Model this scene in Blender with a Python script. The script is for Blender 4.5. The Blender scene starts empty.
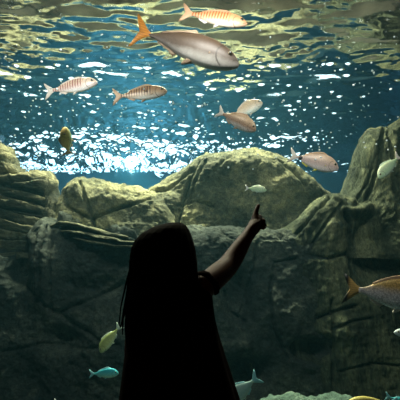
import bpy, bmesh, math, random
import numpy as np
from mathutils import Vector, Matrix

random.seed(7)
rng = np.random.RandomState(11)
SC = bpy.context.scene
COL = SC.collection
R = math.radians

# ------------------------------------------------------------------ camera
FPX = 346.0                      # focal length in pixels of the 400 px frame
PITCH = math.atan(50 / FPX)
CAMZ = 1.05
cam = bpy.data.cameras.new('camera')
cam.sensor_width = 36.0
cam.lens = 36.0 * FPX / 400.0
cam.clip_start = 0.05
cam.clip_end = 200
camo = bpy.data.objects.new('camera', cam)
COL.objects.link(camo)
camo.location = (0, 0, CAMZ)
camo.rotation_euler = (math.pi / 2 + PITCH, 0, 0)
SC.camera = camo

# ------------------------------------------------------------------ exposure
SC.view_settings.view_transform = 'Standard'
SC.view_settings.look = 'None'
SC.view_settings.exposure = 0.0
SC.view_settings.gamma = 1.0
SC.view_settings.use_curve_mapping = False
SC.cycles.use_denoising = True
SC.cycles.max_bounces = 10
SC.cycles.diffuse_bounces = 3
SC.cycles.glossy_bounces = 4
SC.cycles.transparent_max_bounces = 12
SC.cycles.volume_bounces = 2
SC.cycles.sample_clamp_indirect = 4.0
SC.cycles.use_adaptive_sampling = False

# ------------------------------------------------------------------ world (pale bright daylight above the tank)
W = bpy.data.worlds.new('daylight'); SC.world = W
W.use_nodes = True
wn = W.node_tree.nodes; wl = W.node_tree.links
bg = wn['Background']
bg.inputs['Color'].default_value = (0.86, 0.97, 1.0, 1)
bg.inputs['Strength'].default_value = 2.3

# ------------------------------------------------------------------ lights
def area(name, loc, target, sx, sy, power, color, spread=180):
    d = bpy.data.lights.new(name, 'AREA')
    d.shape = 'RECTANGLE'; d.size = sx; d.size_y = sy
    d.energy = power; d.color = color; d.spread = R(spread)
    o = bpy.data.objects.new(name, d); COL.objects.link(o)
    o.location = loc
    v = Vector(target) - Vector(loc)
    o.rotation_euler = v.to_track_quat('-Z', 'Y').to_euler()
    return o

SURF_Z = 3.35          # water level
PANE_Y = 2.0
TANK_Y0, TANK_Y1 = 2.06, 10.4
TANK_X = 6.0
TANK_Z = -0.6

# unseen lamps added: one to light the ridge, warm ones to front-light the fish
area('unseen_lamp', (-0.6, 5.15, 5.1), (-0.6, 5.15, 2.0), 5.0, 0.4, 640, (1.0, 0.88, 0.60), 110)
area('unseen_lamp', (1.35, 2.22, 3.05), (1.35, 3.3, 2.3), 0.5, 0.1, 12, (1.0, 0.93, 0.86), 150)
area('unseen_lamp', (0.1, 2.22, 3.05), (0.1, 3.3, 2.3), 0.5, 0.1, 9.5, (1.0, 0.93, 0.86), 150)
area('unseen_lamp', (-1.3, 2.22, 3.05), (-1.3, 3.3, 2.3), 0.5, 0.1, 16, (1.0, 0.93, 0.86), 150)
# unseen lamp added over the rear inlet to brighten the bubble cloud
area('plume_fill', (-1.85, 9.0, 3.75), (-1.85, 9.0, 3.0), 0.5, 0.5, 330, (0.62, 1.0, 1.0), 120)
# blue fill lamp added out of view to light the back wall
area('wall_fill', (-2.5, 9.0, 5.2), (-1.5, 10.4, 1.6), 6.0, 0.8, 110, (0.30, 0.72, 1.0), 160)
# dim hall lamp behind the visitors
area('hall_lamp', (-1.5, -1.6, 3.2), (0.1, 1.2, 0.9), 0.4, 0.4, 0.8, (1.0, 0.55, 0.3), 160)

# ------------------------------------------------------------------ helpers
def P(px, py, d):
    """world point at world depth y = d seen at photo position (px, py)"""
    u = (px - 200) / FPX; v = (200 - py) / FPX
    cy = math.cos(PITCH) - v * math.sin(PITCH)
    cz = math.sin(PITCH) + v * math.cos(PITCH)
    k = d / cy
    return Vector((u * k, d, CAMZ + cz * k))

def tag(o, label=None, cat=None, group=None, kind=None):
    if label: o['label'] = label
    if cat: o['category'] = cat
    if group: o['group'] = group
    if kind: o['kind'] = kind
    return o

def mesh_obj(name, verts, faces, mat, parent=None, smooth=True):
    me = bpy.data.meshes.new(name)
    me.from_pydata([tuple(v) for v in verts], [], [tuple(f) for f in faces])
    me.update()
    if smooth:
        me.polygons.foreach_set('use_smooth', [True] * len(me.polygons))
    o = bpy.data.objects.new(name, me); COL.objects.link(o)
    if mat: me.materials.append(mat)
    if parent: o.parent = parent
    return o

def empty(name, loc=(0, 0, 0)):
    o = bpy.data.objects.new(name, None); COL.objects.link(o)
    o.location = loc
    o.empty_display_size = 0.1
    return o

def box_geo(x0, x1, y0, y1, z0, z1):
    v = [(x0,y0,z0),(x1,y0,z0),(x1,y1,z0),(x0,y1,z0),(x0,y0,z1),(x1,y0,z1),(x1,y1,z1),(x0,y1,z1)]
    f = [(0,3,2,1),(4,5,6,7),(0,1,5,4),(1,2,6,5),(2,3,7,6),(3,0,4,7)]
    return v, f

def boxes(name, lst, mat, kind='structure'):
    V, F = [], []
    for b in lst:
        v, f = box_geo(*b); n = len(V)
        V += v; F += [tuple(i + n for i in q) for q in f]
    o = mesh_obj(name, V, F, mat, smooth=False)
    if kind: o['kind'] = kind
    return o

# value noise ---------------------------------------------------------
_T = np.random.RandomState(3).rand(64, 64, 64).astype(np.float32)
def vnoise(x, y, z):
    x = np.asarray(x, float); y = np.asarray(y, float) + 0 * x; z = np.asarray(z, float) + 0 * x
    xi = np.floor(x).astype(int); yi = np.floor(y).astype(int); zi = np.floor(z).astype(int)
    fx, fy, fz = x - xi, y - yi, z - zi
    fx = fx*fx*fx*(fx*(fx*6-15)+10); fy = fy*fy*fy*(fy*(fy*6-15)+10); fz = fz*fz*fz*(fz*(fz*6-15)+10)
    def g(a, b, c): return _T[(xi+a) & 63, (yi+b) & 63, (zi+c) & 63]
    c00 = g(0,0,0)*(1-fx)+g(1,0,0)*fx; c10 = g(0,1,0)*(1-fx)+g(1,1,0)*fx
    c01 = g(0,0,1)*(1-fx)+g(1,0,1)*fx; c11 = g(0,1,1)*(1-fx)+g(1,1,1)*fx
    return ((c00*(1-fy)+c10*fy)*(1-fz) + (c01*(1-fy)+c11*fy)*fz) * 2 - 1

def fbm(x, y, z, oct=4, gain=0.5):
    s = 0; a = 1.0; f = 1.0
    for i in range(oct):
        s = s + a * vnoise(x*f + 17.3*i, y*f + 5.1*i, z*f + 9.7*i)
        a *= gain; f *= 2.03
    return s

# ------------------------------------------------------------------ materials
def new_mat(name):
    m = bpy.data.materials.new(name); m.use_nodes = True
    nt = m.node_tree
    return m, nt, nt.nodes, nt.links, nt.nodes['Principled BSDF']

def mat_plain(name, col, rough=0.7, noise=0.0, scale=30, spec=0.3):
    m, nt, n, l, b = new_mat(name)
    b.inputs['Roughness'].default_value = rough
    b.inputs['Specular IOR Level'].default_value = spec
    if noise:
        tc = n.new('ShaderNodeTexCoord'); nz = n.new('ShaderNodeTexNoise'); nz.inputs['Scale'].default_value = scale
        nz.inputs['Detail'].default_value = 5
        l.new(tc.outputs['Object'], nz.inputs['Vector'])
        r = n.new('ShaderNodeValToRGB')
        r.color_ramp.elements[0].position = 0.3; r.color_ramp.elements[1].position = 0.7
        r.color_ramp.elements[0].color = (*[c*(1-noise) for c in col], 1)
        r.color_ramp.elements[1].color = (*[min(1, c*(1+noise)) for c in col], 1)
        l.new(nz.outputs['Fac'], r.inputs['Fac']); l.new(r.outputs['Color'], b.inputs['Base Color'])
        bp = n.new('ShaderNodeBump'); bp.inputs['Strength'].default_value = 0.2
        l.new(nz.outputs['Fac'], bp.inputs['Height']); l.new(bp.outputs['Normal'], b.inputs['Normal'])
    else:
        b.inputs['Base Color'].default_value = (*col, 1)
    return m

def mat_rock(name, dark, mid, light, stretch=(1, 1, 1), sc=1.0, bump=0.9):
    m, nt, n, l, b = new_mat(name)
    b.inputs['Roughness'].default_value = 0.9
    b.inputs['Specular IOR Level'].default_value = 0.15
    tc = n.new('ShaderNodeTexCoord'); mp = n.new('ShaderNodeMapping')
    mp.inputs['Scale'].default_value = stretch
    l.new(tc.outputs['Object'], mp.inputs['Vector'])
    n1 = n.new('ShaderNodeTexNoise'); n1.inputs['Scale'].default_value = 1.6*sc; n1.inputs['Detail'].default_value = 8; n1.inputs['Roughness'].default_value = 0.65
    n2 = n.new('ShaderNodeTexNoise'); n2.inputs['Scale'].default_value = 11*sc; n2.inputs['Detail'].default_value = 6; n2.inputs['Roughness'].default_value = 0.7
    n3 = n.new('ShaderNodeTexNoise'); n3.inputs['Scale'].default_value = 45*sc; n3.inputs['Detail'].default_value = 4; n3.inputs['Roughness'].default_value = 0.7
    for q in (n1, n2, n3): l.new(mp.outputs['Vector'], q.inputs['Vector'])
    mx = n.new('ShaderNodeMath'); mx.operation = 'MULTIPLY_ADD'; mx.inputs[1].default_value = 0.33
    l.new(n2.outputs['Fac'], mx.inputs[0])
    m2 = n.new('ShaderNodeMath'); m2.operation = 'MULTIPLY'; m2.inputs[1].default_value = 0.67
    l.new(n1.outputs['Fac'], m2.inputs[0]); l.new(m2.outputs[0], mx.inputs[2])
    r = n.new('ShaderNodeValToRGB')
    e = r.color_ramp.elements
    e[0].position = 0.36; e[0].color = (*dark, 1)
    e[1].position = 0.64; e[1].color = (*light, 1)
    k = e.new(0.5); k.color = (*mid, 1)
    l.new(mx.outputs[0], r.inputs['Fac'])
    # pores and speckle
    r2 = n.new('ShaderNodeValToRGB'); r2.color_ramp.elements[0].position = 0.35; r2.color_ramp.elements[1].position = 0.6
    r2.color_ramp.elements[0].color = (0.55, 0.55, 0.55, 1); r2.color_ramp.elements[1].color = (1.1, 1.1, 1.1, 1)
    l.new(n3.outputs['Fac'], r2.inputs['Fac'])
    mul = n.new('ShaderNodeMixRGB'); mul.blend_type = 'MULTIPLY'; mul.inputs['Fac'].default_value = 1
    l.new(r.outputs['Color'], mul.inputs['Color1']); l.new(r2.outputs['Color'], mul.inputs['Color2'])
    l.new(mul.outputs['Color'], b.inputs['Base Color'])
    ad = n.new('ShaderNodeMath'); ad.operation = 'MULTIPLY_ADD'; ad.inputs[1].default_value = 0.35
    l.new(n3.outputs['Fac'], ad.inputs[0]); l.new(n2.outputs['Fac'], ad.inputs[2])
    bp = n.new('ShaderNodeBump'); bp.inputs['Strength'].default_value = bump; bp.inputs['Distance'].default_value = 0.05
    l.new(ad.outputs[0], bp.inputs['Height']); l.new(bp.outputs['Normal'], b.inputs['Normal'])
    return m

M_ROCK = mat_rock('olive_rock', (0.025, 0.03, 0.022), (0.12, 0.12, 0.075), (0.36, 0.33, 0.17))
M_ROCKL = mat_rock('layered_rock', (0.025, 0.027, 0.02), (0.115, 0.11, 0.07), (0.32, 0.29, 0.16), stretch=(0.5, 1, 2.2))
M_ROCKV = mat_rock('streaked_rock', (0.02, 0.025, 0.018), (0.08, 0.09, 0.055), (0.26, 0.26, 0.14), stretch=(2.2, 1, 0.5))
M_ROCKD = mat_rock('shaded_rock', (0.014, 0.020, 0.019), (0.044, 0.052, 0.044), (0.125, 0.135, 0.10))  # dim light low in the tank is put into this darker rock colour
M_HALL = mat_plain('dark_hall_paint', (0.012, 0.012, 0.013), 0.8, 0.2, 6)
M_TANKW = mat_plain('blue_tank_wall', (0.034, 0.080, 0.115), 0.8, 0.3, 0.8)
M_SAND = mat_plain('tank_sand', (0.035, 0.05, 0.055), 0.95, 0.3, 9)
M_CEIL = mat_plain('plaster_ceiling', (0.26, 0.235, 0.15), 0.9, 0.75, 1.1)

# ------------------------------------------------------------------ setting: dark hall
HX = 4.0
boxes('floor', [(-HX, HX, -3.0, 2.1, -0.1, 0.0)], M_HALL)
boxes('ceiling', [(-HX, HX, -3.0, 1.94, 3.7, 3.8)], M_HALL)
boxes('wall_left', [(-HX-0.1, -HX, -3.0, 1.94, -0.1, 3.8)], M_HALL)
boxes('wall_right', [(HX, HX+0.1, -3.0, 1.94, -0.1, 3.8)], M_HALL)
boxes('wall_back', [(-HX-0.1, HX+0.1, -3.1, -3.0, -0.1, 3.8)], M_HALL)
# wall that holds the viewing window
PX, PZ0, PZ1 = 3.2, 0.12, 3.1
boxes('wall_front', [(-TANK_X-0.1, -PX, 1.94, 2.06, TANK_Z-0.1, 4.0), (PX, TANK_X+0.1, 1.94, 2.06, TANK_Z-0.1, 4.0),
                     (-PX, PX, 1.94, 2.06, TANK_Z-0.1, PZ0), (-PX, PX, 1.94, 2.06, PZ1, 4.0)], M_HALL)
# clear acrylic viewing window
mP = bpy.data.materials.new('clear_acrylic'); mP.use_nodes = True
nt = mP.node_tree; nt.nodes.clear()
t_ = nt.nodes.new('ShaderNodeBsdfTransparent'); t_.inputs['Color'].default_value = (0.96, 0.985, 0.985, 1)
o_ = nt.nodes.new('ShaderNodeOutputMaterial'); nt.links.new(t_.outputs[0], o_.inputs['Surface'])
boxes('window_1', [(-PX, PX, 1.96, 2.02, PZ0, PZ1)], mP)

# ------------------------------------------------------------------ setting: tank
boxes('wall_tank_left', [(-TANK_X-0.1, -TANK_X, TANK_Y0, TANK_Y1, TANK_Z-0.1, 5.2)], M_TANKW)
boxes('wall_tank_right', [(TANK_X, TANK_X+0.1, TANK_Y0, TANK_Y1, TANK_Z-0.1, 5.2)], M_TANKW)
boxes('wall_tank_back', [(-TANK_X-0.1, TANK_X+0.1, TANK_Y1, TANK_Y1+0.1, TANK_Z-0.1, 3.42)], M_TANKW)
boxes('floor_tank', [(-TANK_X, TANK_X, TANK_Y0, TANK_Y1, TANK_Z-0.1, TANK_Z)], M_SAND)

# roof added over the tank front to block overhead sky, open at the rear
boxes('ceiling_sky_block', [(-TANK_X-0.1, TANK_X+0.1, 1.94, 7.2, 5.2, 5.3), (-TANK_X-0.1, TANK_X+0.1, 1.94, 2.06, 4.0, 5.2)], M_CEIL)

# water body: faint blue-green haze filling the tank
mV = bpy.data.materials.new('tank_water'); mV.use_nodes = True
nt = mV.node_tree; nt.nodes.clear()
va = nt.nodes.new('ShaderNodeVolumeAbsorption'); va.inputs['Color'].default_value = (0.38, 0.82, 0.93, 1); va.inputs['Density'].default_value = 0.09
vs = nt.nodes.new('ShaderNodeVolumeScatter'); vs.inputs['Color'].default_value = (0.25, 0.80, 1.0, 1); vs.inputs['Density'].default_value = 0.007
vs.inputs['Anisotropy'].default_value = 0.3
ad = nt.nodes.new('ShaderNodeAddShader'); o_ = nt.nodes.new('ShaderNodeOutputMaterial')
nt.links.new(va.outputs[0], ad.inputs[0]); nt.links.new(vs.outputs[0], ad.inputs[1]); nt.links.new(ad.outputs[0], o_.inputs['Volume'])
wb = boxes('water', [(-TANK_X+0.01, TANK_X-0.01, TANK_Y0+0.01, TANK_Y1-0.01, TANK_Z+0.01, SURF_Z-0.0)], mV, 'stuff')
tag(wb, 'clear blue-green water filling the aquarium tank', 'water')

# ------------------------------------------------------------------ rippled water surface
def build_surface():
    ys = [TANK_Y0 + 0.005]
    while ys[-1] < TANK_Y1 - 0.01:
        ys.append(ys[-1] + 0.010 + 0.0022 * (ys[-1] - 2))
    ys = np.array(ys); ys[-1] = TANK_Y1 - 0.005
    xs = np.arange(-TANK_X + 0.005, TANK_X, 0.014)
    X, Y = np.meshgrid(xs, ys)
    # churned where water pours in at the left rear, calmer to the right and towards the window
    cx, cy = P(128, 163, 9.3).x, 9.2
    churn = np.exp(-(((X - cx) / 3.2) ** 2 + ((Y - cy) / 2.9) ** 2))
    calm = 1 / (1 + np.exp((X - (1.2 + 0.26 * Y)) * 1.6))
    ramp = np.interp(Y, [2, 4.4, 5.4, 6.4, 7.6, 8.8, 10.4], [0.14, 0.18, 0.42, 1.0, 1.8, 2.4, 2.6])
    A = ramp * (0.22 + 0.78 * calm) * (1 + 0.7 * churn)
    wx = X + 0.10 * fbm(X * 1.3, Y * 1.3, 4.4, 2); wy = Y + 0.10 * fbm(X * 1.3, Y * 1.3, 8.4, 2)
    h = 0.024 * fbm(wx / 0.62, wy / 0.34, 0.5, 3) * np.interp(Y, [2, 5, 6], [1, 1, .6])
    h += 0.010 * fbm(wx / 0.33, wy / 0.13, 2.2, 2) * np.clip((5.2 - Y) / 1.5, 0, 1)
    # chop whose ripples widen towards the rear
    K = 0.023
    u, v = wx / (K * Y), np.log(Y) / K * 1.0 + 3 * fbm(X * 1.1, Y * 1.1, 2.4, 2)
    h += 0.185 * K * Y * fbm(u, v, 3.5, 2, 0.4) * A
    h += 0.050 * K * Y * fbm(u * 3, v * 3, 9.5, 1) * A
    # small dimples added so lone bright flecks show in the surface
    for k in range(480):
        by_ = rng.uniform(3.6, 7.2); bx_ = rng.uniform(-4.2, 4.2)
        if rng.rand() > 1 / (1 + math.exp((bx_ - (1.1 + 0.22 * by_)) * 2.2)): continue
        sx, sy = rng.uniform(.022, .045), rng.uniform(.020, .029)
        i0, i1 = np.searchsorted(ys, [by_ - .12, by_ + .12]); j0, j1 = np.searchsorted(xs, [bx_ - .2, bx_ + .2])
        q = ((X[i0:i1, j0:j1] - bx_) / sx) ** 2 + ((Y[i0:i1, j0:j1] - by_) / sy) ** 2
        h[i0:i1, j0:j1] -= rng.uniform(.5, .75) * sy * np.exp(-q)
    Z = SURF_Z + h
    ny, nx = X.shape
    V = np.stack([X, Y, Z], -1).reshape(-1, 3)
    i = np.arange(ny * nx).reshape(ny, nx)
    F = np.stack([i[:-1, :-1], i[:-1, 1:], i[1:, 1:], i[1:, :-1]], -1).reshape(-1, 4)
    m = bpy.data.materials.new('rippled_water'); m.use_nodes = True
    nt = m.node_tree; n = nt.nodes; l = nt.links; n.clear()
    geo = n.new('ShaderNodeNewGeometry')
    dt = n.new('ShaderNodeVectorMath'); dt.operation = 'DOT_PRODUCT'
    l.new(geo.outputs['Normal'], dt.inputs[0]); l.new(geo.outputs['Incoming'], dt.inputs[1])
    ab = n.new('ShaderNodeMath'); ab.operation = 'ABSOLUTE'; l.new(dt.outputs['Value'], ab.inputs[0])
    # beyond the critical angle the underside is a mirror, inside it one sees out
    mr = n.new('ShaderNodeMapRange'); mr.inputs['From Min'].default_value = CRIT - 0.015; mr.inputs['From Max'].default_value = CRIT + 0.03
    l.new(ab.outputs[0], mr.inputs['Value'])
    gl = n.new('ShaderNodeBsdfGlossy'); gl.inputs['Roughness'].default_value = 0.07; gl.inputs['Color'].default_value = (0.95, 0.97, 1, 1)
    tr = n.new('ShaderNodeBsdfTransparent')
    mx = n.new('ShaderNodeMixShader'); out = n.new('ShaderNodeOutputMaterial')
    l.new(mr.outputs[0], mx.inputs['Fac']); l.new(gl.outputs[0], mx.inputs[1]); l.new(tr.outputs[0], mx.inputs[2])
    l.new(mx.outputs[0], out.inputs['Surface'])
    me = bpy.data.meshes.new('water_surface')
    me.vertices.add(len(V)); me.vertices.foreach_set('co', V.ravel())
    me.loops.add(len(F) * 4); me.loops.foreach_set('vertex_index', F.ravel().astype(np.int32))
    me.polygons.add(len(F)); me.polygons.foreach_set('loop_start', np.arange(0, len(F) * 4, 4, dtype=np.int32))
    me.polygons.foreach_set('loop_total', np.full(len(F), 4, dtype=np.int32))
    me.update(calc_edges=True); me.validate()
    me.polygons.foreach_set('use_smooth', [True] * len(me.polygons))
    me.materials.append(m)
    o = bpy.data.objects.new('water_surface', me); COL.objects.link(o)
    tag(o, 'rippled water surface seen from below, glittering white and blue over the rocks', 'water surface', kind='stuff')
    return o
CRIT = 0.605
build_surface()

# cloud of fine bubbles where the inlet pours in
def plume():
    c = P(129, 166, 9.0)
    vs, fs = [], []
    n, m_ = 14, 24
    for i in range(n + 1):
        t = i / n
        z = SURF_Z - 0.03 - 0.95 * t
        r_ = 0.60 * math.sin(math.pi * min(0.999, 0.08 + 0.9 * t)) ** 0.6 * (1 - 0.35 * t)
        for j in range(m_):
            a = 2 * math.pi * j / m_
            q = 1 + 0.18 * float(vnoise(math.cos(a) * 2, math.sin(a) * 2, t * 3))
            vs.append((c.x + r_ * q * math.cos(a), c.y + r_ * q * math.sin(a), z))
    for i in range(n):
        for j in range(m_):
            k = (j + 1) % m_
            fs.append((i*m_ + j, i*m_ + k, (i+1)*m_ + k, (i+1)*m_ + j))
    fs.append(tuple(range(m_))); fs.append(tuple(range(n * m_, (n + 1) * m_))[::-1])
    m = bpy.data.materials.new('fine_bubble_cloud'); m.use_nodes = True
    nt = m.node_tree; nt.nodes.clear(); nd = nt.nodes
    tc = nd.new('ShaderNodeTexCoord'); nz = nd.new('ShaderNodeTexNoise'); nz.inputs['Scale'].default_value = 4; nz.inputs['Detail'].default_value = 4
    nt.links.new(tc.outputs['Object'], nz.inputs['Vector'])
    mr = nd.new('ShaderNodeMapRange'); mr.inputs['From Min'].default_value = 0.40; mr.inputs['From Max'].default_value = 0.7; mr.inputs['To Max'].default_value = 14.0
    nt.links.new(nz.outputs['Fac'], mr.inputs['Value'])
    v = nd.new('ShaderNodeVolumeScatter'); v.inputs['Color'].default_value = (0.95, 1, 1, 1)
    gp = nd.new('ShaderNodeVectorMath'); gp.operation = 'SUBTRACT'; gp.inputs[1].default_value = (c.x, c.y, SURF_Z - 0.35)
    gs = nd.new('ShaderNodeVectorMath'); gs.operation = 'MULTIPLY'; gs.inputs[1].default_value = (2.0, 2.0, 1.25)
    gl = nd.new('ShaderNodeVectorMath'); gl.operation = 'LENGTH'
    gm = nd.new('ShaderNodeMapRange'); gm.interpolation_type = 'SMOOTHSTEP'; gm.inputs['From Min'].default_value = 0.15; gm.inputs['From Max'].default_value = 1.0; gm.inputs['To Min'].default_value = 1; gm.inputs['To Max'].default_value = 0
    mu = nd.new('ShaderNodeMath'); mu.operation = 'MULTIPLY'
    nt.links.new(tc.outputs['Object'], gp.inputs[0]); nt.links.new(gp.outputs[0], gs.inputs[0]); nt.links.new(gs.outputs[0], gl.inputs[0]); nt.links.new(gl.outputs['Value'], gm.inputs['Value'])
    nt.links.new(mr.outputs[0], mu.inputs[0]); nt.links.new(gm.outputs[0], mu.inputs[1]); nt.links.new(mu.outputs[0], v.inputs['Density'])
    o = nd.new('ShaderNodeOutputMaterial'); nt.links.new(v.outputs[0], o.inputs['Volume'])
    ob = mesh_obj('bubble_cloud', vs, fs, m)
    tag(ob, 'bright cloud of fine bubbles sinking below the surface at the rear left', 'bubbles', kind='stuff')
plume()

# ------------------------------------------------------------------ rocks
def interp(pts, x):
    xs = [p[0] for p in pts]; ys = [p[1] for p in pts]
    return np.interp(x, xs, ys)

def seg_dist(px, py, line):
    d = np.full(px.shape, 1e9)
    for (ax, ay), (bx, by) in zip(line[:-1], line[1:]):
        vx, vy = bx - ax, by - ay
        t = np.clip(((px - ax) * vx + (py - ay) * vy) / (vx * vx + vy * vy + 1e-9), 0, 1)
        d = np.minimum(d, np.hypot(px - ax - t * vx, py - ay - t * vy))
    return d

def project(X, Y, Z):
    dz = Z - CAMZ
    f = Y * math.cos(PITCH) + dz * math.sin(PITCH)
    u = -Y * math.sin(PITCH) + dz * math.cos(PITCH)
    return 200 + X / f * FPX, 200 - u / f * FPX

def rock(name, label, top, d, zbot, Rf, Rb, mat, slope=0.1, step=0.02, amp=0.05, freq=2.2, strata=0.0, strata_w=0.11,
         tilt=0.0, creases=(), bulges=(), fine=0.018, seed=0.0, zr=None, cat='rock', group=None, fade=None):
    """rock mass whose crest runs along x at depth d; top: (photo x, photo y) of the crest; rounded over and closed at the back"""
    x0, x1 = P(top[0][0], 200, d).x, P(top[-1][0], 200, d).x
    # crest in world x,z
    wp = [P(a, b, d) for a, b in top]
    cx = [p.x for p in wp]; cz = [p.z for p in wp]
    nx = max(8, int((cx[-1] - cx[0]) / step))
    xs = np.linspace(cx[0], cx[-1], nx)
    zt = np.interp(xs, cx, cz)
    k = np.array([1, 2, 3, 2, 1.0]); k /= k.sum()
    zs = np.convolve(np.pad(zt, 2, 'edge'), k, 'valid'); zt = zs
    zr = zr or Rf
    H = np.maximum(zt - zbot, 0.02)
    rz = np.minimum(zr, H * 0.8)
    sh = np.clip(rz / zr, 0.05, 1)
    na = max(12, int(Rf * 1.7 / step)); nl = max(4, int((H.max()) / step))
    nb = 14; nbl = 14
    rows = []
    # back, bottom to crest
    for j in range(nbl):
        t = j / nbl
        rows.append((d + Rb * sh, zbot + t * (H - rz)))
    for j in range(nb):
        a = math.pi / 2 * (1 - j / nb)
        rows.append((d + Rb * sh * math.sin(a), zt - rz * (1 - math.cos(a))))
    nfront = len(rows)
    for j in range(na + 1):
        a = math.pi / 2 * j / na
        rows.append((d - Rf * sh * math.sin(a), zt - rz * (1 - math.cos(a))))
    for j in range(1, nl + 1):
        t = j / nl
        dz = t * (H - rz)
        rows.append((d - Rf * sh - slope * dz, zt - rz - dz))
    Yg = np.array([r_[0] + 0 * xs for r_ in rows]); Zg = np.array([r_[1] + 0 * xs for r_ in rows]); Xg = np.tile(xs, (len(rows), 1))
    if fade:   # left end sinks back into the rock behind it
        w_, dep_ = fade
        t_ = np.clip((Xg - xs[0]) / w_, 0, 1); Yg = Yg + dep_ * (1 - t_ * t_ * (3 - 2 * t_))
    # normals of the grid
    def nrm():
        du = np.stack([np.gradient(Xg, axis=1), np.gradient(Yg, axis=1), np.gradient(Zg, axis=1)], -1)
        dv = np.stack([np.gradient(Xg, axis=0), np.gradient(Yg, axis=0), np.gradient(Zg, axis=0)], -1)
        n_ = np.cross(dv, du); return n_ / (np.linalg.norm(n_, axis=-1, keepdims=True) + 1e-9)
    N = nrm()
    if N[nfront + na // 2, nx // 2, 1] > 0: N = -N
    ppx, ppy = project(Xg, Yg, Zg)
    D = amp * fbm(Xg * freq + seed, Yg * freq, Zg * freq + seed * 2, 4, 0.5)
    D += fine * fbm(Xg * 14 + seed, Yg * 14, Zg * 14, 3, 0.6)
    if strata:
        s = (Zg + tilt * Xg + 0.10 * fbm(Xg * 0.9 + seed, Yg, Zg * 1.5, 3)) / strata_w
        fr = s - np.floor(s)
        lay = vnoise(np.floor(s) * 3.7 + seed, 0.5 + 0.4 * Xg, 1.5)
        D += strata * (lay + 1.2 * (np.minimum(fr * 1.3, 1) - 1) * (fr > 0) - 2.2 * np.exp(-(fr / 0.09) ** 2))
    fm = (np.arange(len(rows)) >= nfront - 4)[:, None]
    for line, w, dep in creases:
        dist = seg_dist(ppx, ppy, line)
        D += fm * (-1.35 * dep * np.exp(-(dist / w) ** 2))
    for bx, by, rx, ry, hgt in bulges:
        q = ((ppx - bx) / rx) ** 2 + ((ppy - by) / ry) ** 2
        D += fm * (hgt * np.exp(-q ** 1.5))
    Xg = Xg + N[..., 0] * D * 0.6; Yg = Yg + N[..., 1] * D; Zg = Zg + N[..., 2] * D
    Xg = np.clip(Xg, -TANK_X + 0.03, TANK_X - 0.03)
    Yg = np.clip(Yg, TANK_Y0 + 0.05, TANK_Y1 - 0.05)
    Zg = np.maximum(Zg, TANK_Z)
    ny_, nx_ = Xg.shape
    V = np.stack([Xg, Yg, Zg], -1).reshape(-1, 3)
    i = np.arange(ny_ * nx_).reshape(ny_, nx_)
    F = np.stack([i[:-1, :-1], i[1:, :-1], i[1:, 1:], i[:-1, 1:]], -1).reshape(-1, 4).tolist()
    F.append(i[:, 0].tolist()); F.append(i[::-1, -1].tolist())
    o = mesh_obj(name, V, F, mat)
    bm = bmesh.new(); bm.from_mesh(o.data); bmesh.ops.recalc_face_normals(bm, faces=bm.faces); bm.to_mesh(o.data); bm.free()
    tag(o, label, cat, group)
    return o

ROCKS = []
# stacked ledges at the left edge
rock('layered_rock', 'stack of layered rock ledges rising at the left edge of the tank', [(-90, 138), (-30, 139), (0, 144), (7, 147), (14, 156), (20, 165), (24, 168), (35, 169), (45, 173), (52, 180), (56, 190), (58, 202), (61, 222), (62, 240)],
     4.9, 0.95, 0.30, 0.35, M_ROCKL, slope=0.22, step=0.014, amp=0.04, strata=0.05, strata_w=0.13, tilt=0.10, seed=1.3, zr=0.22,
     creases=[([(0, 183), (25, 189), (55, 197)], 1.6, 0.10), ([(0, 193), (30, 200), (60, 208)], 1.3, 0.08), ([(0, 172), (20, 170), (26, 168)], 1.6, 0.10),
              ([(0, 158), (14, 160), (22, 167)], 1.2, 0.06), ([(0, 207), (40, 213)], 1.2, 0.06)],
     bulges=[(45, 182, 14, 9, 0.10), (8, 155, 12, 6, 0.05)])
# boulder left of centre
rock('boulder', 'low tan boulder with a rounded left end between layered ledges and central dome', [(64, 232), (66, 212), (67, 198), (70, 188), (76, 182), (85, 179), (100, 180), (115, 184), (128, 187), (142, 189), (155, 192), (168, 200), (176, 215)],
     4.9, 0.95, 0.42, 0.4, M_ROCK, slope=0.30, step=0.014, amp=0.035, seed=5.1, zr=0.34,
     creases=[([(80, 182), (86, 200), (92, 218), (96, 240)], 1.4, 0.07), ([(92, 218), (112, 209), (134, 203)], 1.5, 0.10), ([(66, 205), (80, 214), (92, 218)], 1.4, 0.07),
              ([(134, 203), (150, 197)], 1.3, 0.06)],
     bulges=[(78, 192, 9, 10, 0.07), (112, 196, 18, 8, 0.05)])
# central dome
rock('rock_dome', 'large rounded olive rock dome behind the pointing hand, lit on its crest', [(128, 216), (140, 200), (155, 189), (166, 182), (178, 173), (190, 165), (198, 158), (206, 155), (216, 157), (228, 157), (240, 154), (254, 151), (266, 152), (274, 155), (283, 160), (292, 168), (301, 176), (310, 184), (318, 191), (326, 197), (334, 207)],
     5.3, 0.95, 0.55, 0.4, M_ROCK, slope=0.16, step=0.014, amp=0.05, seed=8.8, zr=0.36,
     creases=[([(198, 160), (190, 180), (182, 205), (178, 225)], 1.8, 0.09), ([(206, 160), (195, 182), (188, 202)], 1.2, 0.05), ([(232, 158), (222, 164), (214, 172)], 1.3, 0.04),
              ([(150, 194), (165, 190), (180, 178), (192, 168)], 1.6, 0.09), ([(178, 206), (195, 200), (214, 206)], 1.3, 0.04), ([(280, 160), (293, 172), (305, 186)], 1.3, 0.05)],
     bulges=[(225, 163, 12, 7, 0.06), (260, 162, 20, 9, 0.05), (290, 205, 20, 18, -0.10), (240, 200, 26, 20, -0.05), (165, 203, 16, 12, 0.08)])
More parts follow.
